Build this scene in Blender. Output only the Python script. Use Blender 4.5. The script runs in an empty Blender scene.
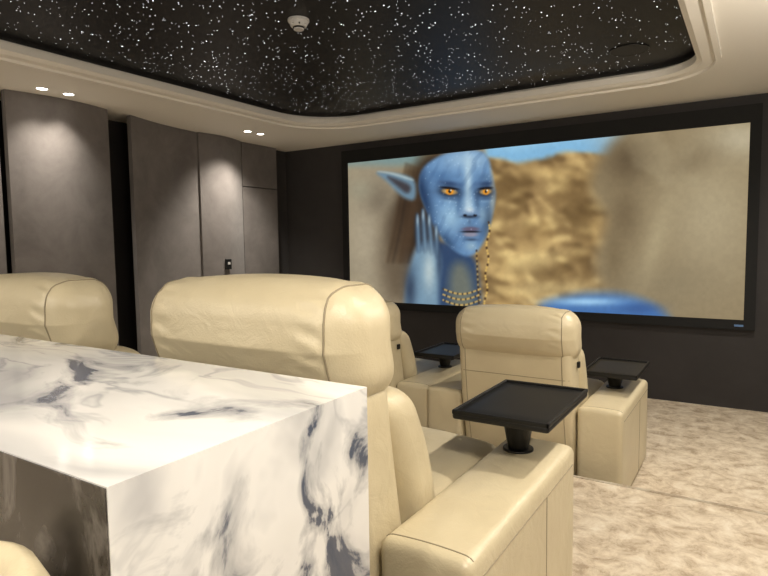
import bpy, bmesh, numpy as np, random
from math import *
from mathutils import Vector, Matrix
random.seed(7)
S=bpy.context.scene
try:
    S.view_settings.view_transform='Standard'; S.view_settings.look='None'
except Exception: pass
def link(o,parent=None):
    bpy.context.collection.objects.link(o)
    if parent is not None: o.parent=parent
    return o
# ------------------------------------------------------------ materials
def newmat(n):
    m=bpy.data.materials.new(n);m.use_nodes=True
    return m,m.node_tree.nodes,m.node_tree.links,m.node_tree.nodes["Principled BSDF"]
def simple(n,col,rough=.5,metal=0,emis=None,es=0,spec=None):
    m,N,L,b=newmat(n);b.inputs["Base Color"].default_value=(*col,1);b.inputs["Roughness"].default_value=rough
    b.inputs["Metallic"].default_value=metal
    if spec is not None:b.inputs["Specular IOR Level"].default_value=spec
    if emis:
        b.inputs["Emission Color"].default_value=(*emis,1);b.inputs["Emission Strength"].default_value=es
    return m
def noise(N,L,scale,detail=4,rough=.5,dist=0,vec=None):
    t=N.new("ShaderNodeTexNoise");t.inputs["Scale"].default_value=scale;t.inputs["Detail"].default_value=detail
    t.inputs["Roughness"].default_value=rough;t.inputs["Distortion"].default_value=dist
    if vec is not None:L.new(vec,t.inputs["Vector"])
    return t
def ramp(N,L,src,stops):
    r=N.new("ShaderNodeValToRGB");e=r.color_ramp.elements
    e[0].position,e[0].color=stops[0][0],(*stops[0][1],1);e[1].position,e[1].color=stops[-1][0],(*stops[-1][1],1)
    for p,c in stops[1:-1]:
        k=e.new(p);k.color=(*c,1)
    L.new(src,r.inputs[0]);return r
def texco(N,L,sc=(1,1,1)):
    c=N.new("ShaderNodeTexCoord");mp=N.new("ShaderNodeMapping");mp.inputs["Scale"].default_value=sc
    L.new(c.outputs["Object"],mp.inputs[0]);return mp.outputs[0]
def bump(N,L,b,src,st,dist=.01,prev=None):
    k=N.new("ShaderNodeBump");k.inputs["Strength"].default_value=st;k.inputs["Distance"].default_value=dist
    L.new(src,k.inputs["Height"])
    if prev is not None:L.new(prev.outputs[0],k.inputs["Normal"])
    L.new(k.outputs[0],b.inputs["Normal"]);return k
def mix(N,L,f,a,bb):
    m=N.new("ShaderNodeMix");m.data_type='RGBA'
    L.new(f,m.inputs[0])
    for i,v in ((6,a),(7,bb)):
        if isinstance(v,tuple):m.inputs[i].default_value=(*v,1)
        else:L.new(v,m.inputs[i])
    return m.outputs[2]

def mk_leather():
    m,N,L,b=newmat("cream_leather");v=texco(N,L)
    n=noise(N,L,5,3,.5,0,v);r=ramp(N,L,n.outputs[0],[(.3,(.58,.50,.335)),(.7,(.64,.56,.385))])
    L.new(r.outputs[0],b.inputs["Base Color"]);b.inputs["Roughness"].default_value=.36
    w=noise(N,L,14,4,.5,1.2,v);k=bump(N,L,b,w.outputs[0],.19,.018)
    g=noise(N,L,240,2,.5,0,v);bump(N,L,b,g.outputs[0],.25,.002,k);return m
leather=mk_leather()
seam_m=simple("leather_seam",(.30,.25,.165),.6)
black_pl=simple("black_tray_plastic",(.009,.009,.009),.42,spec=.3)
black_mt=simple("black_metal",(.02,.02,.02),.35,.6)
def mk_marble():
    m,N,L,b=newmat("white_marble");v=texco(N,L)
    wn=noise(N,L,1.3,3,.5,0,v)
    vm=N.new("ShaderNodeVectorMath");vm.operation='MULTIPLY_ADD';vm.inputs[1].default_value=(.6,.6,.6)
    L.new(wn.outputs["Color"],vm.inputs[0]);L.new(v,vm.inputs[2])
    mp=N.new("ShaderNodeMapping");mp.inputs["Scale"].default_value=(1.0,2.4,1.7);mp.inputs["Rotation"].default_value=(.55,.3,.55)
    mp.inputs["Location"].default_value=(.9,.1,.4)
    L.new(vm.outputs[0],mp.inputs[0])
    # soft clouds
    cl=noise(N,L,1.8,4,.5,.3,mp.outputs[0])
    c0=ramp(N,L,cl.outputs[0],[(.32,(.43,.43,.44)),(.42,(.61,.605,.60)),(.50,(.73,.72,.70)),(.60,(.77,.76,.74)),(.72,(.53,.53,.53))])
    # thin veins
    n2=noise(N,L,1.5,5,.55,.4,mp.outputs[0])
    r2=ramp(N,L,n2.outputs[0],[(.480,(0,0,0)),(.498,(1,1,1)),(.502,(1,1,1)),(.518,(0,0,0))])
    # dark ink patches with soft grey halo
    mp2=N.new("ShaderNodeMapping");mp2.inputs["Location"].default_value=(.23,.62,1.1);mp2.inputs["Scale"].default_value=(1.1,2.2,2.0);mp2.inputs["Rotation"].default_value=(.6,.1,.5);L.new(vm.outputs[0],mp2.inputs[0])
    n3=noise(N,L,2.2,7,.57,.7,mp2.outputs[0])
    r3=ramp(N,L,n3.outputs[0],[(.53,(0,0,0)),(.575,(.28,.28,.28)),(.60,(.45,.45,.45)),(.625,(.95,.95,.95)),(.7,(1,1,1))])
    mk=noise(N,L,2.3,2,.5,0,v);rm=ramp(N,L,mk.outputs[0],[(.42,(0,0,0)),(.58,(1,1,1))])
    a=N.new("ShaderNodeMath");a.operation='MULTIPLY';L.new(r2.outputs[0],a.inputs[0]);L.new(rm.outputs[0],a.inputs[1])
    a2=N.new("ShaderNodeMath");a2.operation='MULTIPLY';L.new(a.outputs[0],a2.inputs[0]);a2.inputs[1].default_value=.55
    x=mix(N,L,a2.outputs[0],c0.outputs[0],(.25,.26,.29))
    x=mix(N,L,r3.outputs[0],x,(.06,.075,.115))
    L.new(x,b.inputs["Base Color"]);b.inputs["Roughness"].default_value=.10;return m
marble=mk_marble()
def mk_dstreak():
    m,N,L,b=newmat("dark_streaked");v=texco(N,L)
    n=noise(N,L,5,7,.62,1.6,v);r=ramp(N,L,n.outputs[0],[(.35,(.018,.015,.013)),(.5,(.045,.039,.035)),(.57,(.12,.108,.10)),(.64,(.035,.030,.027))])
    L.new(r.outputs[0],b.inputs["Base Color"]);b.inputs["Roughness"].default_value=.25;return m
dstreak=mk_dstreak()
def mk_fabric(n,c1,c2):
    m,N,L,b=newmat(n);v=texco(N,L)
    a=noise(N,L,3.5,6,.65,.4,v);r=ramp(N,L,a.outputs[0],[(.3,c1),(.7,c2)])
    L.new(r.outputs[0],b.inputs["Base Color"]);b.inputs["Roughness"].default_value=.7
    b.inputs["Sheen Weight"].default_value=.35
    g=noise(N,L,180,2,.5,0,v);bump(N,L,b,g.outputs[0],.15,.003);return m
fabric=mk_fabric("taupe_velvet_panel",(.105,.091,.084),(.18,.16,.15))
fabric_d=mk_fabric("dark_velvet_wall",(.013,.0103,.010),(.022,.018,.018))
def mk_carpet(k0,name):
    m,N,L,b=newmat(name);v=texco(N,L)
    a=noise(N,L,11,7,.74,.4,v)
    r=ramp(N,L,a.outputs[0],[(.36,tuple(k0*t for t in(.42,.325,.225))),(.46,tuple(k0*t for t in(.60,.495,.365))),(.56,tuple(k0*t for t in(.73,.63,.49))),(.68,tuple(k0*t for t in(.82,.745,.62)))])
    L.new(r.outputs[0],b.inputs["Base Color"])
    b.inputs["Roughness"].default_value=.9
    k=bump(N,L,b,a.outputs[0],.6,.025);g=noise(N,L,150,3,.7,0,v);bump(N,L,b,g.outputs[0],.8,.006,k);return m
carpet=mk_carpet(1,"cream_carpet");carpet_shade=mk_carpet(.75,"carpet_edge_shade")
plaster=simple("cream_plaster",(.86,.82,.74),.6)
starblk=simple("star_ceiling_black",(.0045,.0045,.0055),.5,spec=.4)
white_pl=simple("white_plastic",(.62,.61,.59),.4)
velv=simple("black_velvet_frame",(.004,.004,.004),.85)
lamp_em=simple("lamp_glow",(1,1,1),.5,0,(1,.93,.8),14);lamp_em.cycles.emission_sampling='NONE'
star_em=simple("star_glow",(1,1,1),.5,0,(.95,.96,1),4.2);star_em.cycles.emission_sampling='NONE'

# ------------------------------------------------------------ mesh helpers
def mesh_obj(name,verts,faces,mat,parent=None,smooth=False,mats=None,fm=None):
    me=bpy.data.meshes.new(name);me.from_pydata([tuple(v) for v in verts],[],faces)
    for mm in (mats or [mat]):me.materials.append(mm)
    if fm:
        for p,i in zip(me.polygons,fm):p.material_index=i
    bm=bmesh.new();bm.from_mesh(me);bmesh.ops.recalc_face_normals(bm,faces=bm.faces);bm.to_mesh(me);bm.free()
    if smooth:
        for p in me.polygons:p.use_smooth=True
    return link(bpy.data.objects.new(name,me),parent)
def box(name,x0,x1,y0,y1,z0,z1,mat,parent=None,bev=0,mats=None,fm=None):
    v=[(x,y,z) for z in(z0,z1) for y in(y0,y1) for x in(x0,x1)]
    f=[(0,2,3,1),(4,5,7,6),(0,1,5,4),(2,6,7,3),(0,4,6,2),(1,3,7,5)]
    o=mesh_obj(name,v,f,mat,parent,mats=mats,fm=fm)
    if bev:
        b=o.modifiers.new("b",'BEVEL');b.width=bev;b.segments=3
    return o
def rbox(name,c,h,r,mat,parent=None,deform=None,n=14):
    """rounded box: centre c, half sizes h, radius r, optional deform(p local)->p ; returns obj, mapping"""
    c=Vector(c);h=Vector(h)
    def samp(hh):
        k=max(2,n//3);e=[-hh+ (r*(1-cos(i/k*pi/2))) for i in range(k+1)]
        mid=[-hh+r+(2*hh-2*r)*i/n for i in range(1,n)]
        return e+mid+[-t for t in reversed(e)]
    def mp(p):
        p=Vector(p)
        q=Vector([max(-(h[i]-r),min(h[i]-r,p[i])) for i in range(3)])
        d=p-q
        if d.length>1e-9:
            d=d.normalized()*r
        p=q+d
        if deform:p=Vector(deform(p))
        return p+c
    bm=bmesh.new();cache={}
    ax=[samp(h[i]) for i in range(3)]
    def V(p):
        k=tuple(round(t,5) for t in p)
        if k not in cache:cache[k]=bm.verts.new(mp(p))
        return cache[k]
    for a in range(3):
        b_,c_=[i for i in range(3) if i!=a]
        for s in(-1,1):
            for i in range(len(ax[b_])-1):
                for j in range(len(ax[c_])-1):
                    q=[]
                    for(di,dj)in((0,0),(1,0),(1,1),(0,1)):
                        p=[0,0,0];p[a]=s*h[a];p[b_]=ax[b_][i+di];p[c_]=ax[c_][j+dj];q.append(V(p))
                    try:bm.faces.new(q)
                    except ValueError:pass
    bmesh.ops.recalc_face_normals(bm,faces=bm.faces)
    me=bpy.data.meshes.new(name);bm.to_mesh(me);bm.free();me.materials.append(mat)
    for p in me.polygons:p.use_smooth=True
    return link(bpy.data.objects.new(name,me),parent),mp
def tube(name,pts,rad,mat,parent=None,cyc=False):
    cu=bpy.data.curves.new(name,'CURVE');cu.dimensions='3D';cu.bevel_depth=rad;cu.bevel_resolution=2
    s=cu.splines.new('POLY');s.points.add(len(pts)-1);s.use_cyclic_u=cyc
    for i,p in enumerate(pts):s.points[i].co=(*p,1)
    cu.materials.append(mat);return link(bpy.data.objects.new(name,cu),parent)
def cyl(name,c,r,z0,z1,mat,parent=None,n=32,r2=None,bev=.002):
    r2=r if r2 is None else r2
    v=[];
    for z,rr in((z0,r),(z1,r2)):
        for i in range(n):v.append((c[0]+rr*cos(2*pi*i/n),c[1]+rr*sin(2*pi*i/n),z))
    f=[tuple(range(n))[::-1],tuple(range(n,2*n))]+[(i,(i+1)%n,n+(i+1)%n,n+i) for i in range(n)]
    o=mesh_obj(name,v,f,mat,parent)
    if bev:
        b=o.modifiers.new("b",'BEVEL');b.width=bev;b.segments=2;b.limit_method='ANGLE'
    return o
def empty(name,loc,rz=0):
    e=bpy.data.objects.new(name,None);e.location=loc;e.rotation_euler=(0,0,rz);e.empty_display_size=.1;return link(e)
def seg(a,b,n=16):return [tuple(a[i]+(b[i]-a[i])*t/n for i in range(3)) for t in range(n+1)]
def seampath(h,axis,val,off=0):
    o=[i for i in range(3) if i!=axis];hb,hc=h[o[0]],h[o[1]]
    cs=[(-hb,-hc),(hb,-hc),(hb,hc),(-hb,hc)];out=[]
    for k in range(4):
        a,b=cs[k],cs[(k+1)%4]
        for t in range(20):
            p=[0,0,0];p[axis]=val;p[o[0]]=a[0]+(b[0]-a[0])*t/20;p[o[1]]=a[1]+(b[1]-a[1])*t/20;out.append(tuple(p))
    return out

# ------------------------------------------------------------ room shell
XL,XR,YB,YF=-4.62,.70,-1.5,5.24
ZS=2.38;PZ=.20;PE=2.79
floor=box("floor",XL-.1,XR+.1,YB-.1,YF+.1,-.1,0,carpet)
plat=box("floor_platform",XL,XR,YB,PE,.0,PZ,carpet,bev=.012)
box("edge_shade_strip_1",XL+.02,XR-.02,PE-.012,PE+.008,PZ-.03,PZ+.004,carpet_shade,bev=.004)  # strip of darkened carpet colour, paints the shadow line at the platform edge
box("wall_front",XL-.1,XR+.1,YF,YF+.1,0,2.6,fabric_d)
box("wall_back",XL-.1,XR+.1,YB-.1,YB,0,2.6,fabric_d)
box("wall_right",XR,XR+.1,YB,YF,0,2.6,fabric_d)
box("wall_left",XL-.1,XL,YB,YF,0,2.6,fabric_d)
def rrect(x0,x1,y0,y1,rs,z,nc=14):
    out=[]
    for (cx,cy,a0,r) in((x1,y1,0,rs[0]),(x0,y1,90,rs[1]),(x0,y0,180,rs[2]),(x1,y0,270,rs[3])):
        sx=1 if cx==x1 else -1;sy=1 if cy==y1 else -1
        for i in range(nc+1):
            a=radians(a0+90*i/nc);out.append((cx-sx*r+r*cos(a),cy-sy*r+r*sin(a),z))
    return out
RX0,RX1,RY0,RY1=-3.46,-.327,-.45,4.36
RR=(.34,.42,.42,.34)
def ins(d,z):return rrect(RX0+d,RX1-d,RY0+d,RY1-d,tuple(max(.02,r-d) for r in RR),z)
rings=[rrect(XL,XR,YB,YF,(.001,)*4,ZS),ins(-.13,ZS),ins(-.13,ZS-.018),ins(-.10,ZS-.018),ins(-.095,ZS-.004),ins(-.03,ZS-.004),ins(0,ZS+.012),ins(0,ZS+.055),ins(-.10,ZS+.055),ins(-.10,ZS+.16)]
v=[];f=[];n=len(rings[0])
for r in rings:v+=r
for k in range(len(rings)-1):
    for i in range(n):f.append((k*n+i,k*n+(i+1)%n,(k+1)*n+(i+1)%n,(k+1)*n+i))
mesh_obj("ceiling",v,f,plaster)
ZC=ZS+.09
mesh_obj("ceiling_star_panel",ins(-.09,ZC)+ins(-.09,ZC+.03),[tuple(range(n)),tuple(range(n,2*n))[::-1]]+[(i,(i+1)%n,n+(i+1)%n,n+i) for i in range(n)],starblk)
box("ceiling_slab",XL-.1,XR+.1,YB-.1,YF+.1,2.56,2.66,fabric_d)
v=[];f=[]
for k in range(3400):
    x=random.uniform(RX0+.03,RX1-.03);y=random.uniform(RY0+.03,RY1-.03)
    if min(x-RX0,RX1-x)<.3 and min(y-RY0,RY1-y)<.3:continue
    r=random.choice([.0016,.0018,.0020,.0022,.0024,.0034]) if random.random()<.5 else random.choice([.0012,.0015])
    b=len(v)
    for i in range(6):v.append((x+r*cos(i*pi/3),y+r*sin(i*pi/3),ZC-.0015))
    f.append(tuple(range(b,b+6)))
mesh_obj("star_lights",v,f,star_em)
def panel(name,prof,z0,z1,mat,th=.05):
    n=len(prof);v=[];f=[]
    for z in(z0,z1):
        for y,x in prof:v.append((x,y,z))
        for y,x in prof:v.append((x-th,y,z))
    m=2*n
    for i in range(n-1):
        f+=[(i,i+1,m+i+1,m+i),(n+i,m+n+i,m+n+i+1,n+i+1),(m+i,m+i+1,m+n+i+1,m+n+i),(i,n+i,n+i+1,i+1)]
    f+=[(0,m,m+n,n),(n-1,2*n-1,m+2*n-1,m+n-1)]
    o=mesh_obj(name,v,f,mat)
    return o
def curve(y0,x0,y1,x1,b,n=24):
    return [(y0+(y1-y0)*t/n,x0+(x1-x0)*t/n+b*sin(pi*t/n)) for t in range(n+1)]
panel("wall_panel",curve(.9,-4.34,2.02,-4.30,.06),PZ,ZS,fabric)
panel("wall_panel",curve(2.06,-4.27,2.80,-4.27,.06),PZ,ZS,fabric)
panel("wall_panel",curve(3.02,-4.30,3.83,-4.47,-.035),0,ZS,fabric)
panel("wall_panel",curve(3.835,-4.45,4.42,-4.50,.05),0,ZS,fabric)
panel("wall_panel",curve(4.45,-4.52,4.98,-4.53,.0),1.93,ZS,fabric)
panel("door_1",curve(4.45,-4.52,4.98,-4.53,.0),0,1.92,fabric)
panel("wall_panel",curve(-1.45,-4.34,.86,-4.34,.03),PZ,ZS,fabric)
sw=empty("light_switch",(-4.405,4.11,1.13),0)
box("plate",-.012,.008,-.035,.035,-.05,.05,black_pl,sw,.003)
box("rocker",.006,.012,-.016,.016,-.004,.02,white_pl,sw,.002)

# ------------------------------------------------------------ screen
SX0,SX1,SZ0,SZ1=-3.711,-.056,.70,2.172
YS=5.20
scr=empty("projector_screen",(0,0,0))
FX0,FX1,FZ0,FZ1=SX0-.075,SX1+.075,SZ0-.075,SZ1+.13
box("frame_left",FX0,SX0,5.185,5.239,FZ0,FZ1,velv,scr)
box("frame_right",SX1,FX1,5.185,5.239,FZ0,FZ1,velv,scr)
box("frame_top",SX0,SX1,5.185,5.239,SZ1,FZ1,velv,scr)
box("frame_bottom",SX0,SX1,5.185,5.239,FZ0,SZ0,velv,scr)
box("maker_plate",SX1-.06,SX1,5.182,5.186,SZ0-.05,SZ0-.035,simple("plate_blue",(.1,.2,.4),.4),scr)
NU,NV=700,280
u=np.linspace(0,1,NU);w=np.linspace(0,1,NV)
U,W=np.meshgrid(u,w)
# sketch coordinates of the still (perspective sketch of the frame corners)
src=[(0,1),(1,1),(1,0),(0,0)];dst=[(348,164),(749,122),(745,320),(350,299)]
A=[];B=[]
for(a,b),(x,y)in zip(src,dst):
    A.append([a,b,1,0,0,0,-a*x,-b*x]);B.append(x);A.append([0,0,0,a,b,1,-a*y,-b*y]);B.append(y)
hh=np.linalg.solve(np.array(A,float),np.array(B,float))
den=hh[6]*U+hh[7]*W+1
PX=(hh[0]*U+hh[1]*W+hh[2])/den;PY=(hh[3]*U+hh[4]*W+hh[5])/den
rng=np.random.RandomState(3)
def vn(x,y,s,seed):
    r=np.random.RandomState(seed).rand(128,128)
    x=x/s+500;y=y/s+500;xi=np.floor(x).astype(int);yi=np.floor(y).astype(int);fx=x-xi;fy=y-yi
    fx=fx*fx*(3-2*fx);fy=fy*fy*(3-2*fy)
    g=lambda i,j:r[(yi+j)%128,(xi+i)%128]
    return (g(0,0)*(1-fx)+g(1,0)*fx)*(1-fy)+(g(0,1)*(1-fx)+g(1,1)*fx)*fy
def fbm(s,seed,k=4,x=None,y=None):
    x=PX if x is None else x;y=PY if y is None else y
    t=0;a=1;n=0
    for i in range(k):t=t+a*vn(x,y,s/2**i,seed+i);n+=a;a*=.55
    return t/n
C=np.zeros(PX.shape+(3,))
def sm(t):t=np.clip(t,0,1);return t*t*(3-2*t)
def lay(m,col,al=1):
    global C
    m=(m*al)[...,None];C=C*(1-m)+np.array(col)*m
def ell(cx,cy,rx,ry,col,soft=.3,al=1,rot=0):
    c,s=cos(rot),sin(rot);dx=PX-cx;dy=PY-cy;a=(dx*c+dy*s)/rx;b=(-dx*s+dy*c)/ry
    lay(sm((1-np.sqrt(a*a+b*b))/soft+.5) if soft<.99 else np.exp(-1.3*(a*a+b*b)),col,al)
def polymask(pts,soft=1.5):
    pts=np.array(pts,float);n=len(pts)
    for _ in range(2):
        q=[]
        for i in range(len(pts)):
            a,b=pts[i],pts[(i+1)%len(pts)];q+=[a*.75+b*.25,a*.25+b*.75]
        pts=np.array(q)
    d=np.full(PX.shape,1e9);ins_=np.zeros(PX.shape,bool)
    for i in range(len(pts)):
        a=pts[i];b=pts[(i+1)%len(pts)];e=b-a
        t=np.clip(((PX-a[0])*e[0]+(PY-a[1])*e[1])/(e@e+1e-9),0,1)
        d=np.minimum(d,np.hypot(PX-a[0]-t*e[0],PY-a[1]-t*e[1]))
        cr=((a[1]>PY)!=(b[1]>PY))
        if abs(e[1])>1e-9:
            ins_^=cr&(PX<(b[0]-a[0])*(PY-a[1])/(b[1]-a[1])+a[0])
    return sm(np.where(ins_,d,-d)/soft*.5+.5)
def poly(pts,col,soft=1.5,al=1):lay(polymask(pts,soft),col,al)
def blur(k):          # soften what has been painted so far (lens defocus)
    global C
    for ax_ in(0,1):
        for _ in range(k):
            P=np.concatenate([C.take([0],ax_),C,C.take([-1],ax_)],ax_)
            n_=P.shape[ax_];C=(P.take(range(0,n_-2),ax_)+2*P.take(range(1,n_-1),ax_)+P.take(range(2,n_),ax_))/4
# out-of-focus rocky backdrop
C[...]=(.58,.475,.31)
wx=PX+16*(fbm(26,61,2)-.5);wy=PY+16*(fbm(26,71,2)-.5)
g=fbm(36,11,3,wx,wy*1.2);gs=fbm(36,11,3,wx+4,wy*1.2-6);rel=(g-gs)
lay(sm((g-.5)/.25),(.72,.60,.39),.8);lay(sm((.48-g)/.2),(.42,.33,.20),.75)
lay(sm(rel/.16),(.90,.79,.54),.6);lay(sm(-rel/.16),(.30,.22,.125),.6)
for _ in range(40):
    x=rng.uniform(488,620);y=rng.uniform(168,298);s=rng.uniform(5,13);t=rng.uniform(-.5,.5);k=rng.uniform(.2,.5)
    ell(x+2,y+s*.5,s*1.1,s*.6,(.31,.225,.12),1,k,t);ell(x,y-s*.15,s,s*.5,(.90,.79,.53),1,k,t)
ell(578,214,28,20,(.34,.26,.15),1,.65,-.3);ell(515,186,22,8,(.38,.29,.17),1,.6);ell(530,262,36,14,(.86,.76,.53),1,.55,-.2);ell(556,288,60,9,(.72,.63,.44),1,.7);ell(545,172,40,7,(.78,.66,.43),1,.55);ell(585,182,16,16,(.42,.33,.20),1,.6)
lay(sm((430-PX)/40),(.545,.505,.425),.92)
sky=160-.055*(PX-490)+9*(fbm(20,5,3)-.5)+3*np.cos((PX-520)/17)
lay(sm((sky-PY)/6+.5)*sm((PX-478)/10),(.47,.66,.79),1)
lay(sm((sky-12-PY)/14+.5)*sm((PX-478)/10),(.58,.74,.83),.7)
lay(sm((sky-PY)/9+.5)*sm((PX-575)/50),(.60,.68,.71),.7)
lay(sm((172-PY)/11)*sm((440-PX)/30),(.42,.53,.54),.85)
blur(7)
ell(365,235,24,60,(.63,.585,.50),1,.7);ell(378,200,18,20,(.40,.36,.30),1,.7);ell(360,190,14,12,(.56,.55,.47),1,.5)
# blurred figure at right
fig=[(622,130),(606,148),(593,168),(588,188),(596,204),(607,216),(602,236),(592,258),(598,280),(612,300),(640,335),(780,345),(780,100),(650,110)]
poly(fig,(.51,.45,.34),10)
ell(628,160,30,26,(.32,.265,.19),1,.85,-.4);ell(624,214,17,30,(.385,.325,.235),1,.8);ell(613,260,12,34,(.41,.35,.25),1,.7);ell(712,212,60,80,(.62,.565,.45),1,.95)
ell(668,284,60,26,(.50,.45,.35),1,.7);ell(742,138,40,20,(.70,.66,.56),1,.8);ell(655,240,12,48,(.64,.585,.46),1,.65,.3);ell(690,160,34,16,(.45,.395,.30),1,.6,-.3)
lay(sm((fbm(40,70,3)-.5)/.2)*sm((PX-610)/30),(.67,.62,.50),.25)
poly([(536,304),(556,297),(590,291),(630,294),(662,308),(680,332),(536,324)],(.25,.41,.62),8)
ell(586,301,38,4.5,(.58,.74,.86),1,.95);ell(640,308,22,6,(.18,.30,.50),1,.7)
# hair behind the head
poly([(420,158),(430,153),(448,151),(440,190),(436,230),(420,258),(408,262),(396,256),(388,236),(392,210),(404,184)],(.17,.125,.09),10)
poly([(382,222),(394,210),(410,240),(414,280),(402,300),(386,298),(378,262)],(.33,.28,.22),14,.8)
for i in range(26):
    x0=404+1.2*i;dx=rng.uniform(-4,4);poly([(x0,164+i*.5),(x0+1,164+i*.5),(x0-4+dx,225),(x0-14+dx,262),(x0-15+dx,260),(x0-6+dx,215)],[(.36,.27,.18),(.10,.075,.06),(.25,.19,.14)][i%3],3.5,.45)
blur(1)
# ear
poly([(415,180),(404,175),(390,173),(373,172),(386,181),(395,191),(404,199),(415,201)],(.38,.48,.55),3)
poly([(411,186),(398,180),(384,175.5),(397,187),(407,195)],(.20,.17,.18),3,.85)
lay(polymask([(413,179),(390,172),(373,171.5),(390,174.5),(412,182)],1.5),(.66,.72,.72),.7)
# neck / chest
poly([(428,235),(474,252),(478,280),(482,312),(425,312),(418,270)],(.17,.25,.37),5)
poly([(448,262),(468,262),(476,312),(448,312)],(.46,.46,.38),8,.75)
# face
face=[(438,156),(450,152),(466,150),(480,151),(487,159),(490,172),(491.5,182),(494,194),(492,208),(489,222),(484,238),(477,250),(470,255.5),(460,255),(447,245),(434,229),(424,208),(417,188),(420,168)]
fm_=polymask(face,2.6);lay(fm_,(.37,.51,.66))
def fe(cx,cy,rx,ry,col,soft=1,al=1,rot=0):
    global C
    K=C.copy();ell(cx,cy,rx,ry,col,soft,al,rot);C=K*(1-fm_[...,None])+C*fm_[...,None]
fe(466,160,26,12,(.60,.71,.79),1,.8);fe(421,196,10,46,(.10,.18,.30),1,.95,-.22);fe(450,216,13,17,(.55,.68,.77),1,.95);fe(444,242,13,9,(.15,.24,.36),1,.9,.7)
fe(487,226,7,28,(.24,.30,.36),1,.85);fe(491,190,3.5,24,(.76,.70,.55),1,.6);fe(440,177,14,6,(.26,.39,.54),1,.7,.15);fe(483,178,8,5,(.30,.41,.53),1,.7,-.15)
fe(466.5,180,4.5,30,(.68,.77,.81),1,.85);fe(457.5,200,3.8,16,(.22,.33,.46),1,.65,.12);fe(475.5,200,3.4,14,(.23,.32,.43),1,.7,-.12);fe(480,214,5,9,(.52,.62,.68),1,.6)
st_=np.sin(PX*.55+PY*.32+5*fbm(16,44,2))*.5+.5
lay(sm((st_-.5)/.35)*fm_*sm((fbm(14,50,2)-.35)/.3),(.20,.31,.46),.22)
for(cx,cy,s,t)in((448,191.5,1,.12),(484,191.5,.78,-.08)):
    fe(cx,cy-8,12*s,3,(.14,.21,.34),1,.75,t);fe(cx,cy,12.5*s,6.6,(.09,.13,.21),1,.95,t);fe(cx-1,cy+.5,9*s,4,(.05,.06,.10),1,.75,t)
    fe(cx,cy,7.6*s,2.9,(.60,.50,.34),.6,1,t);fe(cx+.3,cy-.1,4.0*s,3.2,(.84,.54,.15),.6,1);fe(cx+.3,cy-.1,1.5*s,1.6,(.05,.04,.04),.6,1)
    fe(cx+1.4,cy-1.2,.8,.8,(1,1,.95),.7,1);fe(cx,cy-3.3,9*s,1.2,(.04,.04,.07),.9,.9,t);fe(cx,cy+7.2,9*s,1.8,(.22,.31,.43),1,.6,t);fe(cx,cy+9.6,8*s,1.8,(.54,.66,.75),1,.4,t)
fe(467,205,5.5,9,(.66,.75,.80),1,.85);fe(468,213,9.5,4.2,(.40,.50,.62),.9,.85);fe(468,209.5,5,3,(.78,.83,.84),1,.8);fe(468,216.4,8.4,1.7,(.10,.13,.19),1,.9)
fe(463.5,215,1.8,1.1,(.03,.03,.06),.9,.95);fe(473.5,215,1.8,1.1,(.03,.03,.06),.9,.95);fe(468,221.5,2.2,3.6,(.26,.35,.46),1,.6)
fe(469,231,12,7,(.26,.33,.43),1,.75);fe(469,228.6,8.2,2.2,(.38,.32,.39),.95,.8);fe(469,233.8,7,2.3,(.56,.53,.58),.95,.8);fe(469,231.2,9.4,.8,(.05,.04,.06),.9,.9)
fe(470,245.5,7,6,(.54,.64,.70),1,.8);fe(470,239,7,1.5,(.16,.22,.31),1,.8)
for _ in range(110):
    x=rng.uniform(424,492);y=rng.uniform(156,248);fe(x,y,.45,.45,(.82,.91,.98),.95,.45)
# hand on the cheek
hc=(.42,.53,.61);hs=(.13,.19,.28)
poly([(418,240),(436,242),(441,262),(437,290),(438,312),(402,312),(406,280),(410,258)],hc,4)
for(x0,y0,x1,y1,wd)in((418,252,416,214,3.0),(424.5,252,421.5,209,3.1),(431,254,427.5,214,3.0),(436.5,258,434.5,225,2.7)):
    poly([(x0-wd-.6,y0),(x1-wd*.8,y1-1),(x1+wd*.8,y1-1),(x0+wd,y0)],hs,2.4,.85);poly([(x0-wd+1.4,y0+4),(x1-wd*.6+1,y1+1),(x1+wd*.7-.5,y1+1),(x0+wd-1.2,y0+4)],hc,2.6,.85);ell(x1+.5,y1+6,1.4,6,(.68,.75,.78),1,.6)
ell(428,270,7,22,(.72,.77,.76),1,.75);ell(409,288,7,26,(.16,.21,.29),1,.85);ell(438,262,3.5,20,(.12,.17,.26),1,.6)
for i in range(32):
    y=222+i*2.8;ell(487+1.3*sin(i*.6)-i*.1,y,1.0,1.3,(.80,.66,.36) if i%3 else (.22,.15,.09),.8,.9)
for i in range(22):
    y=250+i*2.6;ell(475+.12*i,y,.9,1.2,(.66,.54,.30) if i%2 else (.18,.12,.08),.8,.85)
for k in range(3):
    for i in range(24):
        ell(442+i*1.6,288+k*5.5+5*sin(pi*i/23),.9,1.0,(.84,.67,.34) if (i+k)%3 else (.2,.15,.11),.8,.8)
blur(1)
C=C*(1+.07*(fbm(4,90,3)-.5))[...,None]
C=np.clip(C*1.03,0,1);LIN=np.where(C<=.04045,C/12.92,((C+.055)/1.055)**2.4)
co=np.stack([SX0+U*(SX1-SX0),np.full(U.shape,YS),SZ0+W*(SZ1-SZ0)],-1).reshape(-1,3)
idx=np.arange(NU*NV).reshape(NV,NU)
fc=np.stack([idx[:-1,:-1],idx[:-1,1:],idx[1:,1:],idx[1:,:-1]],-1).reshape(-1,4)
me=bpy.data.meshes.new("screen_surface");me.vertices.add(len(co));me.vertices.foreach_set("co",co.ravel())
me.loops.add(fc.size);me.loops.foreach_set("vertex_index",fc.ravel().astype(np.int32))
me.polygons.add(len(fc));me.polygons.foreach_set("loop_start",np.arange(0,fc.size,4,dtype=np.int32))
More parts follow.
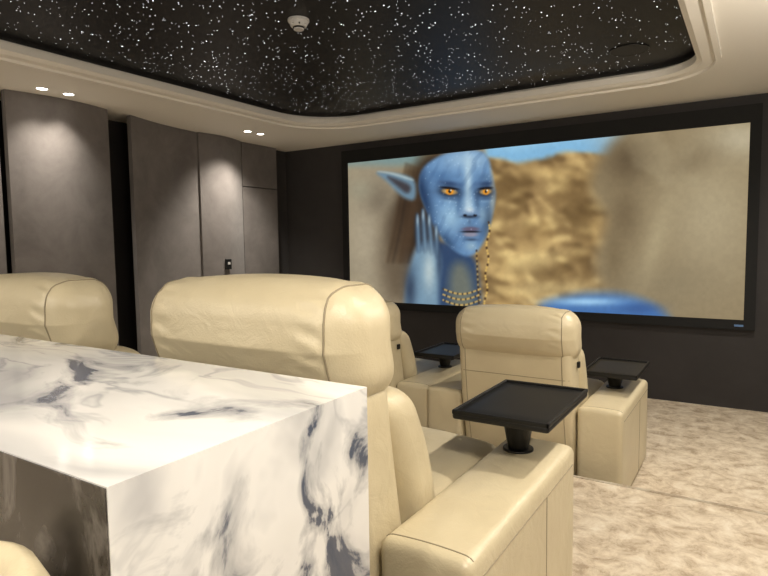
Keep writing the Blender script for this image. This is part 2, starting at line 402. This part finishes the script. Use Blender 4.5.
me.update(calc_edges=True)
at=me.color_attributes.new("still",'FLOAT_COLOR','POINT')
at.data.foreach_set("color",np.concatenate([LIN.reshape(-1,3),np.ones((len(co),1))],1).ravel().astype(np.float32))
m,N,L,b=newmat("projected_still");a=N.new("ShaderNodeAttribute");a.attribute_name="still"
L.new(a.outputs["Color"],b.inputs["Emission Color"]);b.inputs["Emission Strength"].default_value=1.12
b.inputs["Base Color"].default_value=(.02,.02,.02,1);b.inputs["Roughness"].default_value=.9;b.inputs["Specular IOR Level"].default_value=.1
m.cycles.emission_sampling='NONE'
me.materials.append(m);link(bpy.data.objects.new("screen_surface",me),scr)

# ------------------------------------------------------------ recliners
def tray(parent,x,y,zarm,zt,hx=.14,hy=.215,rot=0,py=-.05):
    e=bpy.data.objects.new("tray_table",None);link(e,parent);e.location=(x,y,0);e.rotation_euler=(0,0,rot)
    cyl("tray_flange",(0,py),.045,zarm-.004,zarm+.012,black_mt,e)
    cyl("tray_post",(0,py),.030,zarm+.01,zt-.012,black_mt,e,r2=.05)
    rbox("tray_top",(0,0,zt),(hx,hy,.010),.008,black_pl,e,n=6)
    t=.009
    for nm,a in(("tray_lip_a",(-hx,-hx+t,-hy,hy)),("tray_lip_b",(hx-t,hx,-hy,hy)),("tray_lip_c",(-hx,hx,-hy,-hy+t)),("tray_lip_d",(-hx,hx,hy-t,hy))):
        box(nm,a[0],a[1],a[2],a[3],zt+.005,zt+.018,black_pl,e,.003)
def recliner(x,y,z,H=1.035,ty=.80,tz=.63,btn=True,W=.31,tx=0):
    e=empty("recliner_armchair",(x,y,z))
    def lean(p):
        t=min(1,max(0,(p.z+.36)/.72))
        yy=p.y+ .13*(1-t)**1.3
        return (p.x*(1-.02*t),yy- .012*sin(pi*t)*(1 if p.y<0 else 0),p.z)
    hB=(W-.005,.085,.36);o,mp=rbox("back_shell",(0,.115,.47),hB,.04,leather,e,lean)
    for s in(-1,1):tube("shell_seam",[mp(q) for q in seampath(hB,0,s*(W-.05))],.0022,seam_m,e,True)
    tube("shell_seam_mid",[mp(q) for q in seg((-(W-.005),-.085,.17),(W-.005,-.085,.17))],.002,seam_m,e)
    def pil(p):
        u=p.x/(W+.012);b=max(0,1-u*u)
        yy=p.y;zz=p.z
        if p.z>0: zz+= .022*b*min(1,p.z/.05)
        if p.y<0: yy-= .020*b*(1-abs(p.z)/.14)
        else: yy+= .022*b
        yy+= .035*max(0,-p.z)/.13
        # gathered leather next to the side seams
        k=exp(-((abs(p.x)-(W-.085))/.028)**2)*.0026*sin(p.z*150+p.y*90+p.x*40)
        return (p.x,yy+k*(-1 if p.y<0 else 1),zz+k)
    hP=(W+.012,.105,.125);o,mp=rbox("head_pillow",(0,.105,H-.150),hP,.08,leather,e,pil,n=30)
    for s in(-1,1):
        tube("pillow_seam",[mp(q) for q in seampath(hP,0,s*(W-.045))],.0024,seam_m,e,True)
        if btn:box("recline_button",s*(W-.002)-.006,s*(W-.002)+.006,.14,.165,.69,.72,black_pl,e,.003)
    def lum(p):
        t=min(1,max(0,(p.z+.22)/.44))
        return (p.x,p.y+.15*(1-t)+ .035*sin(pi*t),p.z)
    rbox("lumbar_cushion",(0,.215,.575),(W-.004,.085,.22),.065,leather,e,lum)
    rbox("seat_cushion",(0,.60,.385),(W-.004,.30,.085),.055,leather,e,lambda p:(p.x,p.y,p.z+.018*(1-(p.x/W)**2) if p.z>0 else p.z))
    rbox("seat_base",(0,.52,.18),(W-.004,.34,.145),.02,leather,e)
    rbox("footrest",(0,.885,.24),(W-.004,.035,.18),.03,leather,e)
    box("plinth",-W-.15,W+.15,.16,.84,0,.05,black_mt,e)
    aw=.108;hA=(aw,.395,.235)
    for s in(-1,1):
        o,mp=rbox("armrest",(s*(W+aw+.002),.50,.265),hA,.024,leather,e,lambda p:(p.x,p.y,p.z+(.006*(1-(p.x/.11)**2) if p.z>.1 else 0)))
        tube("arm_seam",[mp((s*hA[0],-hA[1]+q*2*hA[1]/20,hA[2]-.05)) for q in range(21)],.0018,seam_m,e)
        tube("arm_seam_v",[mp((s*hA[0],.10,hA[2]-.05-q*.40/16)) for q in range(17)],.0018,seam_m,e)
        tube("arm_seam_top",[mp((-hA[0]+q*2*hA[0]/20,-hA[1]+.03,hA[2])) for q in range(21)],.0018,seam_m,e)
        for k in(-.3,.3):cyl("foot",(s*(W+aw),.50+k),.025,0,.032,black_mt,e)
    tray(e,W+aw-.03+tx,ty,.50,tz)
    return e
recliner(-.975,.905,PZ,1.06,.81,.63,False,tx=.005)
recliner(-2.035,.93,PZ,1.045,.70,.63,False)
recliner(-1.035,2.815,0,.995,.64,.60,tx=.01)
recliner(-2.09,2.83,0,.995,.66,.60)

# ------------------------------------------------------------ bar counter
bc=empty("marble_bar_counter",(0,0,0))
CX,CY0,CY1,CZ=-.494,.305,.731,1.11
def prof_counter(x0,x1,y0,y1,z0,z1,t):
    P=[(x0,z0),(x0,z1),(x1,z1),(x1,z0),(x1-t,z0),(x1-t,z1-t),(x0+t,z1-t),(x0+t,z0)]
    v=[(x,y0,z) for x,z in P]+[(x,y1,z) for x,z in P];n=8
    f=[tuple(range(n))[::-1],tuple(range(n,2*n))]+[(i,(i+1)%n,n+(i+1)%n,n+i) for i in range(n)]
    o=mesh_obj("waterfall_slab",v,f,marble,bc)
prof_counter(-2.75,CX,CY0,CY1,PZ,CZ,.04)
box("front_panel",-2.7495,CX-.0015,CY0-.0015,CY0+.03,PZ,CZ-.0015,dstreak,bc)  # near face coloured darker than the slab, with paler streaks
box("back_panel",-2.708,CX-.042,CY1-.04,CY1-.004,PZ,CZ-.042,dstreak,bc)

# ------------------------------------------------------------ bar stool
st=empty("bar_stool",(-.590,.04,PZ),pi/2)
rbox("seat",(0,.0,.62),(.18,.18,.045),.04,leather,st)
v=[];f=[];na,npf=36,16
for i in range(na+1):
    a=radians(180-25+230*i/na)
    e_=max(0,sin(pi*i/na))**.35
    for j in range(npf):
        t=2*pi*j/npf
        r=.212+.034*cos(t);s_=sin(t);z=.728+.155*(abs(s_)**.75)*(1 if s_>0 else -1)*(.5+.5*e_)
        v.append((r*cos(a),r*sin(a),z))
for i in range(na):
    for j in range(npf):f.append((i*npf+j,i*npf+(j+1)%npf,(i+1)*npf+(j+1)%npf,(i+1)*npf+j))
f+=[tuple(range(npf)),tuple(range(na*npf,na*npf+npf))[::-1]]
o=mesh_obj("curved_back",v,f,leather,st,True)
for sx in(-1,1):
    for sy in(-1,1):tube("leg",[(sx*.14,sy*.14,.59),(sx*.19,sy*.19,.0)],.011,black_mt,st)
tube("foot_ring",[(sx*.175,sy*.175,.22) for sx,sy in((-1,-1),(1,-1),(1,1),(-1,1))],.009,black_mt,st,True)

# ------------------------------------------------------------ ceiling bits
sd=empty("smoke_detector",(-2.01,2.405,ZC))
cyl("base",(0,0),.055,-.014,-.001,white_pl,sd)
cyl("body",(0,0),.038,-.040,-.014,white_pl,sd,r2=.052)
cyl("gap",(0,0),.030,-.046,-.040,black_pl,sd)
cyl("cap",(0,0),.026,-.054,-.046,white_pl,sd)
cyl("led",(.03,-.03),.004,-.036,-.03,black_pl,sd,8)
for a in range(8):box("vent",.040*cos(a*pi/4)-.004,.040*cos(a*pi/4)+.004,.040*sin(a*pi/4)-.004,.040*sin(a*pi/4)+.004,-.030,-.020,black_pl,sd)
sp=empty("ceiling_speaker",(-.68,3.9,ZC))
cyl("grille",(0,0),.11,-.006,-.001,simple("speaker_black",(.012,.012,.012),.6),sp)
tube("rim",[(.11*cos(i*pi/20),.11*sin(i*pi/20),-.004) for i in range(40)],.003,black_mt,sp,True)
def downlight(x,y,power,ang=100,blend=.8,tilt=0):
    e=empty("downlight",(x,y,ZS))
    tube("trim_ring",[(.036*cos(i*pi/16),.036*sin(i*pi/16),-.002) for i in range(32)],.004,white_pl,e,True)
    cyl("lens",(0,0),.033,-.004,-.0005,lamp_em,e,24,bev=0)
    l=bpy.data.lights.new("lamp",'SPOT');l.energy=power;l.color=(1,.92,.80);l.spot_size=radians(ang);l.spot_blend=blend;l.shadow_soft_size=.05
    o=bpy.data.objects.new("lamp",l);link(o,e);o.location=(0,0,-.012);o.rotation_euler=(0,tilt,0)
for y in(2.19,2.37):downlight(-4.05,y,40,100,.9,.05)
for y in(4.07,4.24):downlight(-4.05,y,75,100,.9,.25)
for y in(.2,.4):downlight(-4.05,y,40,95)  # this row and the next two: unseen, added for room brightness
for y in(.3,2.0,3.7):downlight(.2,y,100 if y<3 else 150,150)
for x in(-3.2,-2.2,-1.2,-.2):downlight(x,-.9,72,160)
def added_uplight(x,y,nx,ny,power):  # unseen wall uplights, added to brighten the soffit and room
    e=empty("added_wall_uplight",(x,y,1.72))
    cyl("bowl",(nx*.09,ny*.09),.045,-.06,0,black_mt,e,r2=.085)
    box("mount",min(0,nx*.08)-.02*abs(ny),max(0,nx*.08)+.02*abs(ny),min(0,ny*.08)-.02*abs(nx),max(0,ny*.08)+.02*abs(nx),-.05,-.02,black_mt,e)
    cyl("glow",(nx*.09,ny*.09),.07,.001,.004,lamp_em,e,24,bev=0)
    l=bpy.data.lights.new("uplight",'POINT');l.energy=power;l.color=(1,.91,.78);l.shadow_soft_size=.05
    o=bpy.data.objects.new("uplight",l);link(o,e);o.location=(nx*.09,ny*.09,.07)
for y in(.6,2.6):added_uplight(XR,y,-1,0,42)
for x in(-3.4,-1.4):added_uplight(x,YB,0,1,40)
w=bpy.data.worlds.new("w");S.world=w;w.use_nodes=True;w.node_tree.nodes["Background"].inputs[0].default_value=(.5,.45,.4,1);w.node_tree.nodes["Background"].inputs[1].default_value=.05

# ------------------------------------------------------------ camera
a,p,r=.5623,.0784,-.0137
R=Vector((cos(a),sin(a),0));F=Vector((-sin(a)*cos(p),cos(a)*cos(p),-sin(p)));Uu=R.cross(F)
Rc=R*cos(r)+Uu*sin(r);Uc=Uu*cos(r)-R*sin(r)
cd=bpy.data.cameras.new("camera");cd.sensor_width=36;cd.lens=588.37/768*36;cd.clip_start=.02
co_=bpy.data.objects.new("camera",cd);link(co_)
M=Matrix((Rc,Uc,-F)).transposed().to_4x4();M.translation=Vector((0,0,1.33));co_.matrix_world=M
S.camera=co_
